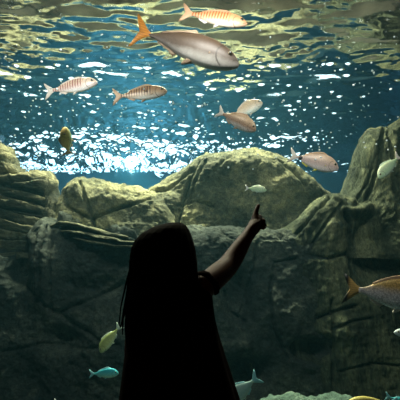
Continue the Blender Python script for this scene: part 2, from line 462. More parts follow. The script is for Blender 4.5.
# right spire
rock('rock_spire', 'tall streaked rock spire at the right edge with a rounded shoulder', [(333, 222), (338, 206), (344, 193), (349, 181), (353, 168), (357, 154), (361, 142), (366, 134), (372, 129), (379, 127), (384, 129), (388, 126), (394, 121), (402, 117), (430, 108), (480, 104)],
     4.7, 0.95, 0.34, 0.4, M_ROCKV, slope=0.28, step=0.013, amp=0.04, seed=12.1, zr=0.26,
     creases=[([(384, 128), (381, 145), (379, 165), (372, 185), (366, 198)], 1.6, 0.09), ([(388, 130), (392, 160), (396, 190)], 1.6, 0.08), ([(362, 150), (360, 170), (352, 190)], 1.2, 0.04),
              ([(372, 168), (368, 182), (358, 198)], 1.1, 0.05), ([(354, 165), (372, 168), (400, 176)], 1.0, 0.04)],
     bulges=[(368, 145, 8, 16, 0.06), (396, 150, 8, 25, 0.05)])
# saddle slope with ledge running to the right edge
rock('rock_ledge', 'broad sloping rock with a lit flat ledge below the right spire', [(246, 262), (262, 250), (276, 238), (290, 226), (302, 214), (312, 203), (320, 196), (330, 194), (342, 195), (352, 203), (362, 209), (380, 209), (400, 208), (440, 206), (480, 206)],
     4.50, TANK_Z, 0.34, 0.18, M_ROCKV, slope=0.14, fade=(0.9, 0.34), step=0.013, amp=0.035, seed=15.7, zr=0.20,
     creases=[([(330, 196), (312, 215), (294, 236), (276, 254)], 1.5, 0.07), ([(322, 197), (306, 212), (288, 230)], 1.1, 0.04), ([(342, 203), (327, 222), (312, 244), (300, 262)], 1.3, 0.05),
              ([(345, 212), (351, 222), (354, 240), (355, 262), (357, 290)], 2.2, 0.14), ([(300, 256), (330, 258), (350, 252)], 1.6, 0.06),
              ([(318, 318), (345, 309), (356, 306)], 1.5, 0.09), ([(332, 330), (350, 322), (372, 318)], 1.2, 0.05), ([(333, 300), (334, 350), (333, 398)], 1.5, 0.08), ([(340, 372), (375, 364), (400, 366)], 1.2, 0.05)],
     bulges=[(380, 250, 26, 34, -0.28), (332, 232, 12, 16, 0.07), (318, 348, 14, 10, -0.60), (345, 330, 16, 16, 0.07), (376, 211, 30, 4.5, 0.14)])
# dark lower wall behind the child
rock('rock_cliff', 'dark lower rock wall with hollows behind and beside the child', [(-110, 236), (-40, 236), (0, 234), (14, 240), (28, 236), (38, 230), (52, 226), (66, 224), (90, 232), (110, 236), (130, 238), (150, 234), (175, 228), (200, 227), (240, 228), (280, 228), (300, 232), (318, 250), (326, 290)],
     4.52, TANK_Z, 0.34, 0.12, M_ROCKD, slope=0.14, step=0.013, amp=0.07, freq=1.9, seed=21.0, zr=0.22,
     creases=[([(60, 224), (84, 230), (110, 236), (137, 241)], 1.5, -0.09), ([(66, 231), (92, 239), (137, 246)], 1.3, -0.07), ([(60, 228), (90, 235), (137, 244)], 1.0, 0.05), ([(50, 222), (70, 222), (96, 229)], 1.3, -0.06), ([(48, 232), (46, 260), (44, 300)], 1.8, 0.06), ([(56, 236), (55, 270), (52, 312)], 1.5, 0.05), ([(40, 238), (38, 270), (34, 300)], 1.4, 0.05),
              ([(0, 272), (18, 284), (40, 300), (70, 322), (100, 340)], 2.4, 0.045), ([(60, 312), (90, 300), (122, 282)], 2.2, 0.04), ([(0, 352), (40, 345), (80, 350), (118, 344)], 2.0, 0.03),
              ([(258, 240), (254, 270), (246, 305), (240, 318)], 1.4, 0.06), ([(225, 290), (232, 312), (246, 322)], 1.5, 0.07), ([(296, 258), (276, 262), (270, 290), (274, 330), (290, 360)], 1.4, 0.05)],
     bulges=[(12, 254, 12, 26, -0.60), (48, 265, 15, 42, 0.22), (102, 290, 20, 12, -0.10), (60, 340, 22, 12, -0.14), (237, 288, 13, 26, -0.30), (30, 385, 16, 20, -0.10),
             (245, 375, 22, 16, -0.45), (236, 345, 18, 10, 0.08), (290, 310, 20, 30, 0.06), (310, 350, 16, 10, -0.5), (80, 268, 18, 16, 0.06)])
def slab(label, path, wy, wz, seed):
    pts = [P(a, b, c) for a, b, c in path]
    L_ = [0]
    for a, b in zip(pts[:-1], pts[1:]): L_.append(L_[-1] + (b - a).length)
    n_ = int(L_[-1] / 0.012); m_ = 26
    ts = np.linspace(0, L_[-1], n_)
    c3 = np.stack([np.interp(ts, L_, [p[k] for p in pts]) for k in range(3)], -1)
    tt = ts / L_[-1]
    prof = np.clip(np.sin(np.pi * np.clip(tt, .004, .996)), 0, 1) ** 0.35
    V, F = [], []
    for i in range(n_):
        for j in range(m_):
            a = 2 * math.pi * j / m_
            q = prof[i] * (1 + 0.22 * float(fbm(ts[i] * 5 + seed, math.cos(a) * .7, math.sin(a) * .7, 3)))
            V.append((c3[i][0], c3[i][1] + wy * q * math.copysign(abs(math.cos(a)) ** .7, math.cos(a)), c3[i][2] + wz * q * math.copysign(abs(math.sin(a)) ** .8, math.sin(a)) + .012 * float(fbm(ts[i] * 6, seed, 0.3, 3))))
    for i in range(n_ - 1):
        for j in range(m_):
            k = (j + 1) % m_
            F.append((i*m_ + j, i*m_ + k, (i+1)*m_ + k, (i+1)*m_ + j))
    F.append(tuple(range(m_))); F.append(tuple(range((n_-1)*m_, n_*m_))[::-1])
    o = mesh_obj('slab_rock', V, F, M_ROCK)
    bm = bmesh.new(); bm.from_mesh(o.data); bmesh.ops.recalc_face_normals(bm, faces=bm.faces); bm.to_mesh(o.data); bm.free()
    tag(o, label, 'rock')
slab('uppermost of three thin lit rock slabs running down towards the child\'s head', [(50, 226, 4.2), (62, 223, 4.18), (80, 226, 4.16), (104, 233, 4.12), (128, 237, 4.10)], .13, .026, 1.0)
slab('middle one of three thin lit rock slabs running down towards the child\'s head', [(60, 232, 4.14), (78, 232, 4.12), (100, 238, 4.08), (122, 241, 4.06), (146, 242, 4.05)], .13, .022, 5.0)
slab('lowest of three thin lit rock slabs running down towards the child\'s head', [(74, 238, 4.10), (92, 242, 4.08), (116, 246, 4.04), (146, 248, 4.0)], .12, .018, 9.0)
# rocks on the tank floor, front right
rock('floor_rock', 'pale green encrusted rock low in front at the bottom right of centre', [(258, 408), (264, 398), (276, 396), (288, 394), (296, 391), (306, 396), (318, 397), (332, 393), (344, 396), (356, 401), (362, 410)],
     3.3, TANK_Z, 0.25, 0.2, mat_rock('encrusted_rock', (0.05, 0.09, 0.07), (0.14, 0.21, 0.16), (0.30, 0.38, 0.28), sc=1.8), slope=0.3, step=0.012, amp=0.03, freq=5, seed=40.0, zr=0.12)

# ------------------------------------------------------------------ fish
def mat_fish(name, back, side, belly, stripe=None, nstripe=9, axis='X', spot=None, rough=0.38, zc=0.0, zw=0.09, mottle=0.18):
    m, nt, n, l, b = new_mat(name)
    b.inputs['Roughness'].default_value = rough
    b.inputs['Specular IOR Level'].default_value = 0.4
    b.inputs['Metallic'].default_value = 0.05
    tc = n.new('ShaderNodeTexCoord'); sp = n.new('ShaderNodeSeparateXYZ'); l.new(tc.outputs['Object'], sp.inputs[0])
    mr = n.new('ShaderNodeMapRange'); mr.inputs['From Min'].default_value = zc - zw; mr.inputs['From Max'].default_value = zc + zw
    nz = n.new('ShaderNodeTexNoise'); nz.inputs['Scale'].default_value = 14; nz.inputs['Detail'].default_value = 5
    l.new(tc.outputs['Object'], nz.inputs['Vector'])
    ma = n.new('ShaderNodeMath'); ma.operation = 'MULTIPLY_ADD'; ma.inputs[1].default_value = 0.05
    l.new(nz.outputs['Fac'], ma.inputs[0]); l.new(sp.outputs['Z'], ma.inputs[2]); l.new(ma.outputs[0], mr.inputs['Value'])
    r = n.new('ShaderNodeValToRGB'); e = r.color_ramp.elements
    e[0].position = 0.08; e[0].color = (*belly, 1); e[1].position = 0.9; e[1].color = (*back, 1); k = e.new(0.5); k.color = (*side, 1)
    l.new(mr.outputs[0], r.inputs['Fac']); col = r.outputs['Color']
    if stripe:
        wv = n.new('ShaderNodeTexWave'); wv.bands_direction = axis; wv.inputs['Scale'].default_value = nstripe; wv.inputs['Distortion'].default_value = 1.2; wv.inputs['Detail'].default_value = 2
        l.new(tc.outputs['Object'], wv.inputs['Vector'])
        rr = n.new('ShaderNodeValToRGB'); rr.color_ramp.elements[0].position = 0.45; rr.color_ramp.elements[1].position = 0.75
        rr.color_ramp.elements[0].color = (0, 0, 0, 1); rr.color_ramp.elements[1].color = (1, 1, 1, 1)
        l.new(wv.outputs['Fac'], rr.inputs['Fac'])
        # stripes fade out on belly and head
        f1 = n.new('ShaderNodeMapRange'); f1.inputs['From Min'].default_value = -0.07; f1.inputs['From Max'].default_value = 0.0; l.new(sp.outputs['Z'], f1.inputs['Value'])
        f2 = n.new('ShaderNodeMapRange'); f2.inputs['From Min'].default_value = 0.76; f2.inputs['From Max'].default_value = 0.70; l.new(sp.outputs['X'], f2.inputs['Value'])
        p1 = n.new('ShaderNodeMath'); p1.operation = 'MULTIPLY'; l.new(f1.outputs[0], p1.inputs[0]); l.new(f2.outputs[0], p1.inputs[1])
        p2 = n.new('ShaderNodeMath'); p2.operation = 'MULTIPLY'; l.new(p1.outputs[0], p2.inputs[0]); l.new(rr.outputs['Color'], p2.inputs[1])
        mx = n.new('ShaderNodeMixRGB'); mx.inputs['Color2'].default_value = (*stripe, 1)
        l.new(p2.outputs[0], mx.inputs['Fac']); l.new(col, mx.inputs['Color1']); col = mx.outputs['Color']
    if spot:
        (sx, sz, sr, sc_) = spot
        vm = n.new('ShaderNodeVectorMath'); vm.operation = 'DISTANCE'
        cb = n.new('ShaderNodeCombineXYZ'); l.new(sp.outputs['X'], cb.inputs['X']); l.new(sp.outputs['Z'], cb.inputs['Z'])
        l.new(cb.outputs[0], vm.inputs[0]); vm.inputs[1].default_value = (sx, 0, sz)
        s1 = n.new('ShaderNodeMapRange'); s1.inputs['From Min'].default_value = sr * 1.15; s1.inputs['From Max'].default_value = sr * 0.8
        l.new(vm.outputs['Value'], s1.inputs['Value'])
        mx = n.new('ShaderNodeMixRGB'); mx.inputs['Color2'].default_value = (*sc_, 1)
        l.new(s1.outputs[0], mx.inputs['Fac']); l.new(col, mx.inputs['Color1']); col = mx.outputs['Color']
    # edge of the gill cover and the mouth line
    for cx_, cz_, rad, wdt, x0_, x1_ in ((.90, -.005, .105, .007, .78, .86), (.99, -.06, .052, .005, .945, .985)):
        cb = n.new('ShaderNodeCombineXYZ'); l.new(sp.outputs['X'], cb.inputs['X']); l.new(sp.outputs['Z'], cb.inputs['Z'])
        vm = n.new('ShaderNodeVectorMath'); vm.operation = 'DISTANCE'; l.new(cb.outputs[0], vm.inputs[0]); vm.inputs[1].default_value = (cx_, 0, cz_)
        c1 = n.new('ShaderNodeMath'); c1.operation = 'COMPARE'; c1.inputs[1].default_value = rad; c1.inputs[2].default_value = wdt; l.new(vm.outputs['Value'], c1.inputs[0])
        c2 = n.new('ShaderNodeMath'); c2.operation = 'COMPARE'; c2.inputs[1].default_value = (x0_ + x1_) / 2; c2.inputs[2].default_value = (x1_ - x0_) / 2; l.new(sp.outputs['X'], c2.inputs[0])
        c3 = n.new('ShaderNodeMath'); c3.operation = 'MULTIPLY'; l.new(c1.outputs[0], c3.inputs[0]); l.new(c2.outputs[0], c3.inputs[1])
        c4 = n.new('ShaderNodeMath'); c4.operation = 'MULTIPLY'; c4.inputs[1].default_value = 0.6; l.new(c3.outputs[0], c4.inputs[0])
        mx = n.new('ShaderNodeMixRGB'); mx.inputs['Color2'].default_value = (back[0] * .25, back[1] * .25, back[2] * .25, 1)
        l.new(c4.outputs[0], mx.inputs['Fac']); l.new(col, mx.inputs['Color1']); col = mx.outputs['Color']
    # scales and mottling
    vo = n.new('ShaderNodeTexVoronoi'); vo.inputs['Scale'].default_value = 55; l.new(tc.outputs['Object'], vo.inputs['Vector'])
    ml = n.new('ShaderNodeMapRange'); ml.inputs['To Min'].default_value = 1 + mottle; ml.inputs['To Max'].default_value = 1 - mottle * 1.4; ml.inputs['From Max'].default_value = 0.9
    l.new(vo.outputs['Distance'], ml.inputs['Value'])
    mm = n.new('ShaderNodeMixRGB'); mm.blend_type = 'MULTIPLY'; mm.inputs['Fac'].default_value = 1
    l.new(col, mm.inputs['Color1']); l.new(ml.outputs[0], mm.inputs['Color2'])
    l.new(mm.outputs['Color'], b.inputs['Base Color'])
    return m

def mat_fin(name, col, tip=None, edge=None):
    m, nt, n, l, b = new_mat(name)
    b.inputs['Roughness'].default_value = 0.5
    tc = n.new('ShaderNodeTexCoord'); sp = n.new('ShaderNodeSeparateXYZ'); l.new(tc.outputs['Object'], sp.inputs[0])
    wv = n.new('ShaderNodeTexWave'); wv.bands_direction = 'Z'; wv.inputs['Scale'].default_value = 14; wv.inputs['Distortion'].default_value = 1
    l.new(tc.outputs['Object'], wv.inputs['Vector'])
    r = n.new('ShaderNodeValToRGB'); r.color_ramp.elements[0].color = (*[c * 0.72 for c in col], 1); r.color_ramp.elements[1].color = (*col, 1)
    l.new(wv.outputs['Fac'], r.inputs['Fac']); c = r.outputs['Color']
    if tip:
        az = n.new('ShaderNodeMath'); az.operation = 'ABSOLUTE'; l.new(sp.outputs['Z'], az.inputs[0])
        q = n.new('ShaderNodeMapRange')
        if edge == 'rear':
            q.inputs['From Min'].default_value = 0.075; q.inputs['From Max'].default_value = 0.035; l.new(sp.outputs['X'], q.inputs['Value'])
        else:
            q.inputs['From Min'].default_value = 0.06; q.inputs['From Max'].default_value = 0.13; l.new(az.outputs[0], q.inputs['Value'])
        mx = n.new('ShaderNodeMixRGB'); mx.inputs['Color2'].default_value = (*tip, 1)
        l.new(q.outputs[0], mx.inputs['Fac']); l.new(c, mx.inputs['Color1']); c = mx.outputs['Color']
    l.new(c, b.inputs['Base Color'])
    return m

M_EYEW = mat_plain('eye_ring', (0.45, 0.38, 0.22), 0.35)
M_EYEB = mat_plain('eye_pupil', (0.006, 0.006, 0.008), 0.1, spec=0.8)

PROFILES = {
    # u along body 0 = tail root .. 1 = snout ; (u, top, bottom, half width) in fish lengths; body spans x = .16 .. 1
    'jack':  [(0, .014, -.014, .010), (.06, .018, -.018, .012), (.2, .060, -.050, .030), (.38, .100, -.096, .050), (.55, .118, -.126, .062), (.70, .106, -.134, .064), (.82, .078, -.122, .056), (.91, .044, -.100, .044), (.965, .014, -.078, .030), (1, -.024, -.052, .010)],
    'salema':[(0, .026, -.024, .012), (.08, .028, -.026, .014), (.25, .070, -.066, .032), (.45, .104, -.096, .048), (.65, .112, -.100, .054), (.80, .098, -.084, .050), (.90, .072, -.062, .042), (.96, .044, -.044, .030), (1, .006, -.022, .010)],
    'bream': [(0, .028, -.026, .012), (.07, .030, -.028, .014), (.22, .090, -.082, .034), (.42, .148, -.126, .052), (.62, .170, -.138, .062), (.78, .152, -.124, .058), (.88, .112, -.098, .048), (.95, .064, -.070, .034), (1, .006, -.036, .012)],
}

def fin_mesh(name, outline, mat, parent, th=0.006, xf=None):
    """thin closed fin from an (x, z) outline, thicker in its middle"""
    pts = [Vector((a, 0, b)) for a, b in outline]
    c = sum(pts, Vector()) / len(pts)
    rings = []
    for sgn in (1, -1):
        for f, t in ((1.0, 0.12), (0.6, 0.7)):
            rings.append([(c + (p - c) * f) + Vector((0, sgn * th * t, 0)) for p in pts])
    V = rings[0] + rings[1] + rings[2] + rings[3]
    n = len(pts)
    V += [c + Vector((0, th, 0)), c + Vector((0, -th, 0))]
    F = []
    for i in range(n):
        j = (i + 1) % n
        F.append((i, j, n + j, n + i)); F.append((n + i, n + j, 4 * n))
        F.append((2*n + j, 2*n + i, 3*n + i, 3*n + j)); F.append((3*n + j, 3*n + i, 4*n + 1))
        F.append((j, i, 2*n + i, 2*n + j))
    if xf is not None: V = [xf @ v for v in V]
    o = mesh_obj(name, V, F, mat, parent)
    bm = bmesh.new(); bm.from_mesh(o.data); bmesh.ops.recalc_face_normals(bm, faces=bm.faces); bm.to_mesh(o.data); bm.free()
    return o

def smooth_line(pts, n=4):
    out = []
    m = len(pts)
    for i in range(m):
        p0, p1, p2, p3 = pts[(i-1) % m], pts[i], pts[(i+1) % m], pts[(i+2) % m]
        for k in range(n):
            t = k / n
            f = lambda a, b, c, d: 0.5 * ((2*b) + (-a + c)*t + (2*a - 5*b + 4*c - d)*t*t + (-a + 3*b - 3*c + d)*t**3)
            out.append((f(p0[0], p1[0], p2[0], p3[0]), f(p0[1], p1[1], p2[1], p3[1])))
    return out

def fish(name, label, cat, kind, head, tail, dh, dt, m_body, m_fin, m_tail=None, deep=1.0, up=None, roll=0.0, bend=0.0, group=None, fins=True, wide=1.0, m_low=None, m_dorsal=None):
    H = P(*head, dh); T = P(*tail, dt)
    X = (H - T); L = X.length; X.normalize()
    upv = Vector(up) if up else Vector((0, 0, 1))
    Yv = upv.cross(X).normalized(); Z = X.cross(Yv).normalized()
    rot = Matrix((X, Yv, Z)).transposed().to_4x4() @ Matrix.Rotation(roll, 4, 'X')
    root = empty(name)
    root.matrix_world = Matrix.Translation(T) @ rot @ Matrix.Diagonal((L, L, L, 1))
    tag(root, label, cat, group)
    prof = PROFILES[kind]
    us = np.linspace(0, 1, 44)
    us = 1 - (1 - us) ** 1.15
    tp = np.interp(us, [p[0] for p in prof], [p[1] for p in prof]); bt = np.interp(us, [p[0] for p in prof], [p[2] for p in prof]); wd = np.interp(us, [p[0] for p in prof], [p[3] for p in prof])
    kk = np.array([1, 2, 3, 2, 1.]); kk /= kk.sum()
    sm = lambda a: np.concatenate([[a[0], a[1]], np.convolve(a, kk, 'valid'), [a[-2], a[-1]]])
    tp, bt, wd = sm(tp) * deep, sm(bt) * deep, sm(wd) * wide
    zoff = -0.008
    def by(x): return bend * (x - 0.55) ** 2 * (1 if x < 0.55 else 0.3)
    V, F = [], []; nr = 20
    xs = 0.16 + 0.84 * us
    for x, a, b_, w in zip(xs, tp, bt, wd):
        mid = (a + b_) / 2; hh = (a - b_) / 2
        for j in range(nr):
            t = 2 * math.pi * j / nr
            c, s = math.cos(t), math.sin(t)
            V.append((x, w * math.copysign(abs(c) ** 0.9, c) * (1 - 0.18 * max(0, s)) + by(x), mid + hh * math.copysign(abs(s) ** 0.95, s)))
    for i in range(len(xs) - 1):
        for j in range(nr):
            k = (j + 1) % nr
            F.append((i*nr + j, i*nr + k, (i+1)*nr + k, (i+1)*nr + j))
    F.append(tuple(range(nr))[::-1]); e = (len(xs) - 1) * nr; F.append(tuple(range(e, e + nr)))
    body = mesh_obj('body', V, F, m_body, root)
    at = lambda x, arr: float(np.interp((x), xs, arr))
    B = Matrix.Translation((0, by(0.17), 0)) @ Matrix.Rotation(-bend * 0.9, 4, 'Z')
    m_tail = m_tail or m_fin
    if kind == 'jack':
        tl = [(.185, .014), (.14, .040), (.09, .090), (.035, .132), (.005, .150), (.012, .118), (.050, .070), (.090, .022), (.096, .0), (.090, -.022), (.065, -.065), (.040, -.108), (.030, -.145), (.055, -.134), (.09, -.085), (.14, -.040), (.185, -.014)]
    else:
        tl = [(.19, .024), (.15, .040), (.10, .080), (.04, .128), (.0, .150), (.004, .115), (.035, .055), (.06, .015), (.062, .0), (.06, -.015), (.035, -.055), (.004, -.112), (-.002, -.148), (.04, -.124), (.10, -.078), (.15, -.040), (.19, -.024)]
    tl = [(a, b_ * (0.5 + 0.5 * deep)) for a, b_ in tl]
    fin_mesh('tail_fin', tl, m_tail, root, 0.007, B)
    if fins:
        low = m_low or m_fin; dor = m_dorsal or m_fin
        def edge(arr, x0, x1, hs, sgn, sweep=0.02):
            base = [(x, at(x, arr) - sgn * 0.012) for x in np.linspace(x1, x0, 10)]
            n_ = len(hs)
            top_ = [(x0 + (x1 - x0) * (i + .5) / n_ - sweep, at(x0 + (x1 - x0) * (i + .5) / n_, arr) + sgn * h) for i, h in enumerate(hs)]
            return base + top_
        if kind == 'jack':
            fin_mesh('dorsal_fin', edge(tp, .26, .60, [.008, .010, .012, .014, .020, .032], 1), dor, root, 0.004)
            fin_mesh('anal_fin', edge(bt, .26, .48, [.008, .010, .014, .034], -1), low, root, 0.004)
        else:
            fin_mesh('dorsal_fin', edge(tp, .30, .76, [.012, .018, .022, .024, .030, .034, .034, .022], 1), dor, root, 0.004)
            fin_mesh('anal_fin', edge(bt, .28, .44, [.014, .022, .034], -1), low, root, 0.004)
        for s in (1, -1):
            # pectoral fins lie back along the flank; pelvic fins hang under the belly
            w = at(.72, wd)
            X1 = Matrix.Translation((.74, s * w * 0.96, -.030 * deep)) @ Matrix.Rotation(s * 0.22, 4, 'Z') @ Matrix.Rotation(-0.30, 4, 'Y')
            fin_mesh('pectoral_fin', smooth_line([(0, .014), (-.06, .026), (-.15, .018), (-.17, .0), (-.10, -.016), (0, -.012)], 3), m_fin, root, 0.004, X1)
            X2 = Matrix.Translation((.64, s * at(.62, wd) * 0.35, at(.64, bt) + 0.02)) @ Matrix.Rotation(s * -0.35, 4, 'X')
            fin_mesh('pelvic_fin', smooth_line([(0, .01), (-.03, -.02), (-.10, -.060), (-.11, -.045), (-.07, .0)], 3), low, root, 0.004, X2)
    for s in (1, -1):
        ex = .915 if kind != 'jack' else .905
        ez = at(ex, tp) * 0.38
        w = at(ex, wd) * (0.93)
        er = .025 if kind != 'jack' else .017
        ev, ef = [], []
        for i in range(5):
            a = math.pi / 2 * i / 4
            for j in range(14):
                t = 2 * math.pi * j / 14
                ev.append((ex + er * math.cos(a) * math.cos(t), s * (w + er * 0.45 * math.sin(a)), ez + er * math.cos(a) * math.sin(t)))
        for i in range(4):
            for j in range(14):
                k = (j + 1) % 14
                ef.append((i*14 + j, i*14 + k, (i+1)*14 + k, (i+1)*14 + j))
        eye = mesh_obj('eye', ev, ef, M_EYEW, root)
        pv = [(ex + er * .74 * math.cos(2*math.pi*j/14), s * (w + er * 0.40), ez + er * .74 * math.sin(2*math.pi*j/14)) for j in range(14)]
        pv += [(ex + er * .4 * math.cos(2*math.pi*j/14), s * (w + er * 0.60), ez + er * .4 * math.sin(2*math.pi*j/14)) for j in range(14)]
        pf = [(j, (j+1) % 14, 14 + (j+1) % 14, 14 + j) for j in range(14)] + [tuple(range(14, 28))]
        mesh_obj('pupil', pv, pf, M_EYEB, eye)
    return root

def C(r, g, b): return tuple((v / 255.0) ** 2.2 for v in (r, g, b))
jackM = mat_fish('amberjack_skin', C(80, 64, 50), C(104, 92, 82), C(235, 230, 220), zw=0.11, zc=0.0, mottle=0.08, rough=0.45)
orangeM = mat_fish('orange_striped_skin', C(235, 170, 120), C(240, 190, 150), C(250, 235, 215), stripe=C(190, 100, 50), nstripe=7.5, mottle=0.1)
pinkM = mat_fish('pink_striped_skin', C(225, 195, 170), C(228, 200, 190), C(250, 245, 240), stripe=C(165, 110, 100), nstripe=6.5, mottle=0.15)
brownM = mat_fish('brown_striped_skin', C(190, 150, 115), C(215, 185, 155), C(250, 245, 235), stripe=C(95, 62, 50), nstripe=6.5, mottle=0.12)
dullM = mat_fish('brown_bream_skin', C(200, 165, 130), C(165, 130, 108), C(235, 228, 222), mottle=0.35, zw=0.13)
paleM = mat_fish('cream_bream_skin', C(235, 205, 170), C(240, 220, 195), C(235, 250, 240), mottle=0.22, zw=0.13)
spotM = mat_fish('black_tailed_bream_skin', C(228, 190, 160), C(212, 182, 172), C(242, 232, 225), spot=(.235, .0, .042, (0.01, 0.008, 0.008)), mottle=0.2, zw=0.15)
goldM = mat_fish('golden_bream_skin', C(205, 165, 100), C(215, 203, 200), C(240, 238, 240), mottle=0.35, zw=0.10, zc=0.03)
greenM = mat_fish('pale_green_skin', C(205, 215, 175), C(185, 215, 170), C(225, 240, 220), mottle=0.15, zw=0.14)
limeM = mat_fish('yellow_green_skin', C(165, 180, 110), C(190, 205, 130), C(220, 235, 180), mottle=0.2, zw=0.14)
tealM = mat_fish('turquoise_skin', C(70, 185, 200), C(120, 210, 205), C(200, 235, 205), mottle=0.1, zw=0.12)
yellM = mat_fish('yellow_skin', C(255, 215, 130), C(225, 200, 120), C(130, 185, 130), mottle=0.2, zw=0.10)
F_gold = mat_fin('golden_fin', C(215, 140, 60)); F_or = mat_fin('orange_fin', C(240, 190, 150)); F_pale = mat_fin('pale_fin', C(240, 225, 210))
F_tan = mat_fin('tan_fin', C(205, 165, 130)); F_grey = mat_fin('grey_fin', C(170, 145, 120)); F_yel = mat_fin('yellow_fin', C(225, 215, 90))
F_blk = mat_fin('black_edged_fin', C(225, 180, 105), tip=(0.012, 0.01, 0.01), edge='rear'); F_teal = mat_fin('turquoise_fin', C(150, 215, 220)); F_grn = mat_fin('greenish_fin', C(205, 225, 200))
F_white = mat_fin('white_fin', C(245, 240, 230))

fish('amberjack', 'large sleek grey-brown fish with golden tail under the surface, biggest of all', 'fish', 'jack', (240.5, 61), (131, 29), 2.7, 2.78, jackM, F_grey, F_gold, deep=1.08, bend=0.05, roll=0.05)
fish('striped_fish', 'orange banded fish just under the surface above the large grey-brown fish', 'fish', 'salema', (247, 24), (181, 12), 2.75, 2.8, orangeM, F_or, F_or, deep=1.12, m_low=F_white)
fish('striped_fish', 'pinkish banded fish swimming right at upper left, leftmost near the surface', 'fish', 'salema', (97.5, 82), (44.5, 92), 3.3, 3.35, pinkM, F_pale, F_pale, deep=1.25)
fish('striped_fish', 'brown banded fish swimming right between pinkish one and middle pair', 'fish', 'salema', (167, 91), (112.5, 97), 3.3, 3.35, brownM, F_tan, F_tan, deep=1.25)
fish('bream', 'brown bream heading down right in front of a cream one', 'fish', 'bream', (256, 130), (217, 111), 3.3, 3.35, dullM, F_tan, F_pale, deep=1.15, roll=0.1)
fish('bream', 'cream bream heading up right, half hidden behind a brown one', 'fish', 'bream', (262, 102), (229, 118), 3.8, 3.75, paleM, F_pale, F_pale, deep=1.15)
fish('bream', 'small yellow fish hanging tail-down before the glittering surface at left', 'fish', 'salema', (65, 128), (68.5, 155), 3.15, 3.65, yellM, F_tan, F_tan, deep=1.0, up=(0.15, -1, 0.2), wide=1.6)
fish('bream', 'pinkish bream with a black tail spot above the saddle of the ridge', 'fish', 'bream', (338.5, 168), (289, 155), 3.5, 3.55, spotM, F_yel, F_pale, deep=1.2, m_dorsal=F_tan)
fish('bream', 'pale bream nose-down in front of the right rock spire', 'fish', 'bream', (378.5, 178), (400, 155), 3.5, 3.6, greenM, F_grn, F_pale, deep=0.95, up=(-0.7, 0.1, 0.7))
fish('bream', 'tiny pale bream before the dome just above the fingertip', 'fish', 'bream', (266.5, 190), (245, 188), 3.9, 3.9, greenM, F_grn, F_white, deep=1.1)
fish('bream', 'golden-backed bream with black-edged tail, cut off by the right edge', 'fish', 'bream', (438, 301), (343.5, 288), 3.0, 3.0, goldM, F_pale, F_blk, deep=1.12, m_dorsal=F_tan)
fish('bream', 'yellow-green bream nose-down beside the child\'s hair at left', 'fish', 'bream', (100, 352), (120.5, 325), 3.3, 3.35, limeM, F_grn, F_grn, deep=1.2, up=(-0.8, 0, 0.5))
fish('bream', 'small turquoise fish low at left of the child\'s dress', 'fish', 'bream', (118.5, 373), (89, 374), 3.5, 3.5, tealM, F_teal, F_teal, deep=1.05)
fish('bream', 'pale fish with forked tail raised, partly behind the child\'s dress at right', 'fish', 'bream', (222, 408), (259, 376), 3.1, 3.1, mat_fish('pale_teal_skin', C(170, 200, 190), C(150, 190, 180), C(190, 215, 205), mottle=0.08, zw=0.14), F_teal, F_teal, deep=1.25, up=(-0.6, 0, 0.7))
fish('bream', 'white fish at the right edge below the golden-backed bream, only its snout showing', 'fish', 'bream', (394, 332), (432, 338), 3.2, 3.2, mat_fish('white_skin', C(215, 225, 225), C(235, 240, 240), C(245, 245, 245), mottle=0.05), F_white, F_white, deep=0.8)
fish('bream', 'yellowish fish at the bottom edge on the right, only its back showing', 'fish', 'bream', (346, 404), (398, 404), 2.9, 2.9, mat_fish('yellow_back_skin', C(215, 195, 110), C(225, 220, 200), C(240, 240, 230), mottle=0.3), F_pale, F_teal, deep=0.85, fins=False)
fish('bream', 'turquoise fish in the bottom right corner with its tail lobe raised', 'fish', 'bream', (418, 406), (385, 396), 3.1, 3.1, tealM, F_teal, F_teal, deep=0.8)

fish('bream', 'pale fish at the bottom edge left of the dress, only its tail tip showing', 'fish', 'bream', (46, 430), (58, 400), 3.4, 3.4, paleM, F_white, F_white, deep=0.9, up=(-0.8, 0, 0.5))

# ------------------------------------------------------------------ child
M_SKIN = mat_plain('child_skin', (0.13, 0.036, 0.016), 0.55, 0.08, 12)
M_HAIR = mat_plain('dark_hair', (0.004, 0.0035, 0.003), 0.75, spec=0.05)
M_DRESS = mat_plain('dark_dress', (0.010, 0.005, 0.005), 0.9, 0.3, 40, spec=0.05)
M_SHOE = mat_plain('dark_shoe', (0.01, 0.01, 0.011), 0.6)

child = empty('person', (P(163, 300, 1.1).x, 1.1, 0))
tag(child, 'person seen from behind: child with long dark hair and dress pointing up at fish', 'person')
CX = child.location.x
def rel(v): return Vector(v) - child.location

def skin_mesh(name, verts, edges, radii, mat, parent, root=0, sub=2):
    me = bpy.data.meshes.new(name); me.from_pydata([tuple(v) for v in verts], edges, []); me.update()
    o = bpy.data.objects.new(name, me); COL.objects.link(o); o.parent = parent
    sk = o.modifiers.new('Skin', 'SKIN'); sk.use_smooth_shade = True
    lay = me.skin_vertices[0].data
    for i, r_ in enumerate(radii):
        if isinstance(r_, tuple): lay[i].radius = r_
        else: lay[i].radius = (r_, r_)
    for i in range(len(verts)): lay[i].use_root = (i == root)
    sb = o.modifiers.new('Subdivision', 'SUBSURF'); sb.levels = sub; sb.render_levels = sub
    me.materials.append(mat)
    return o

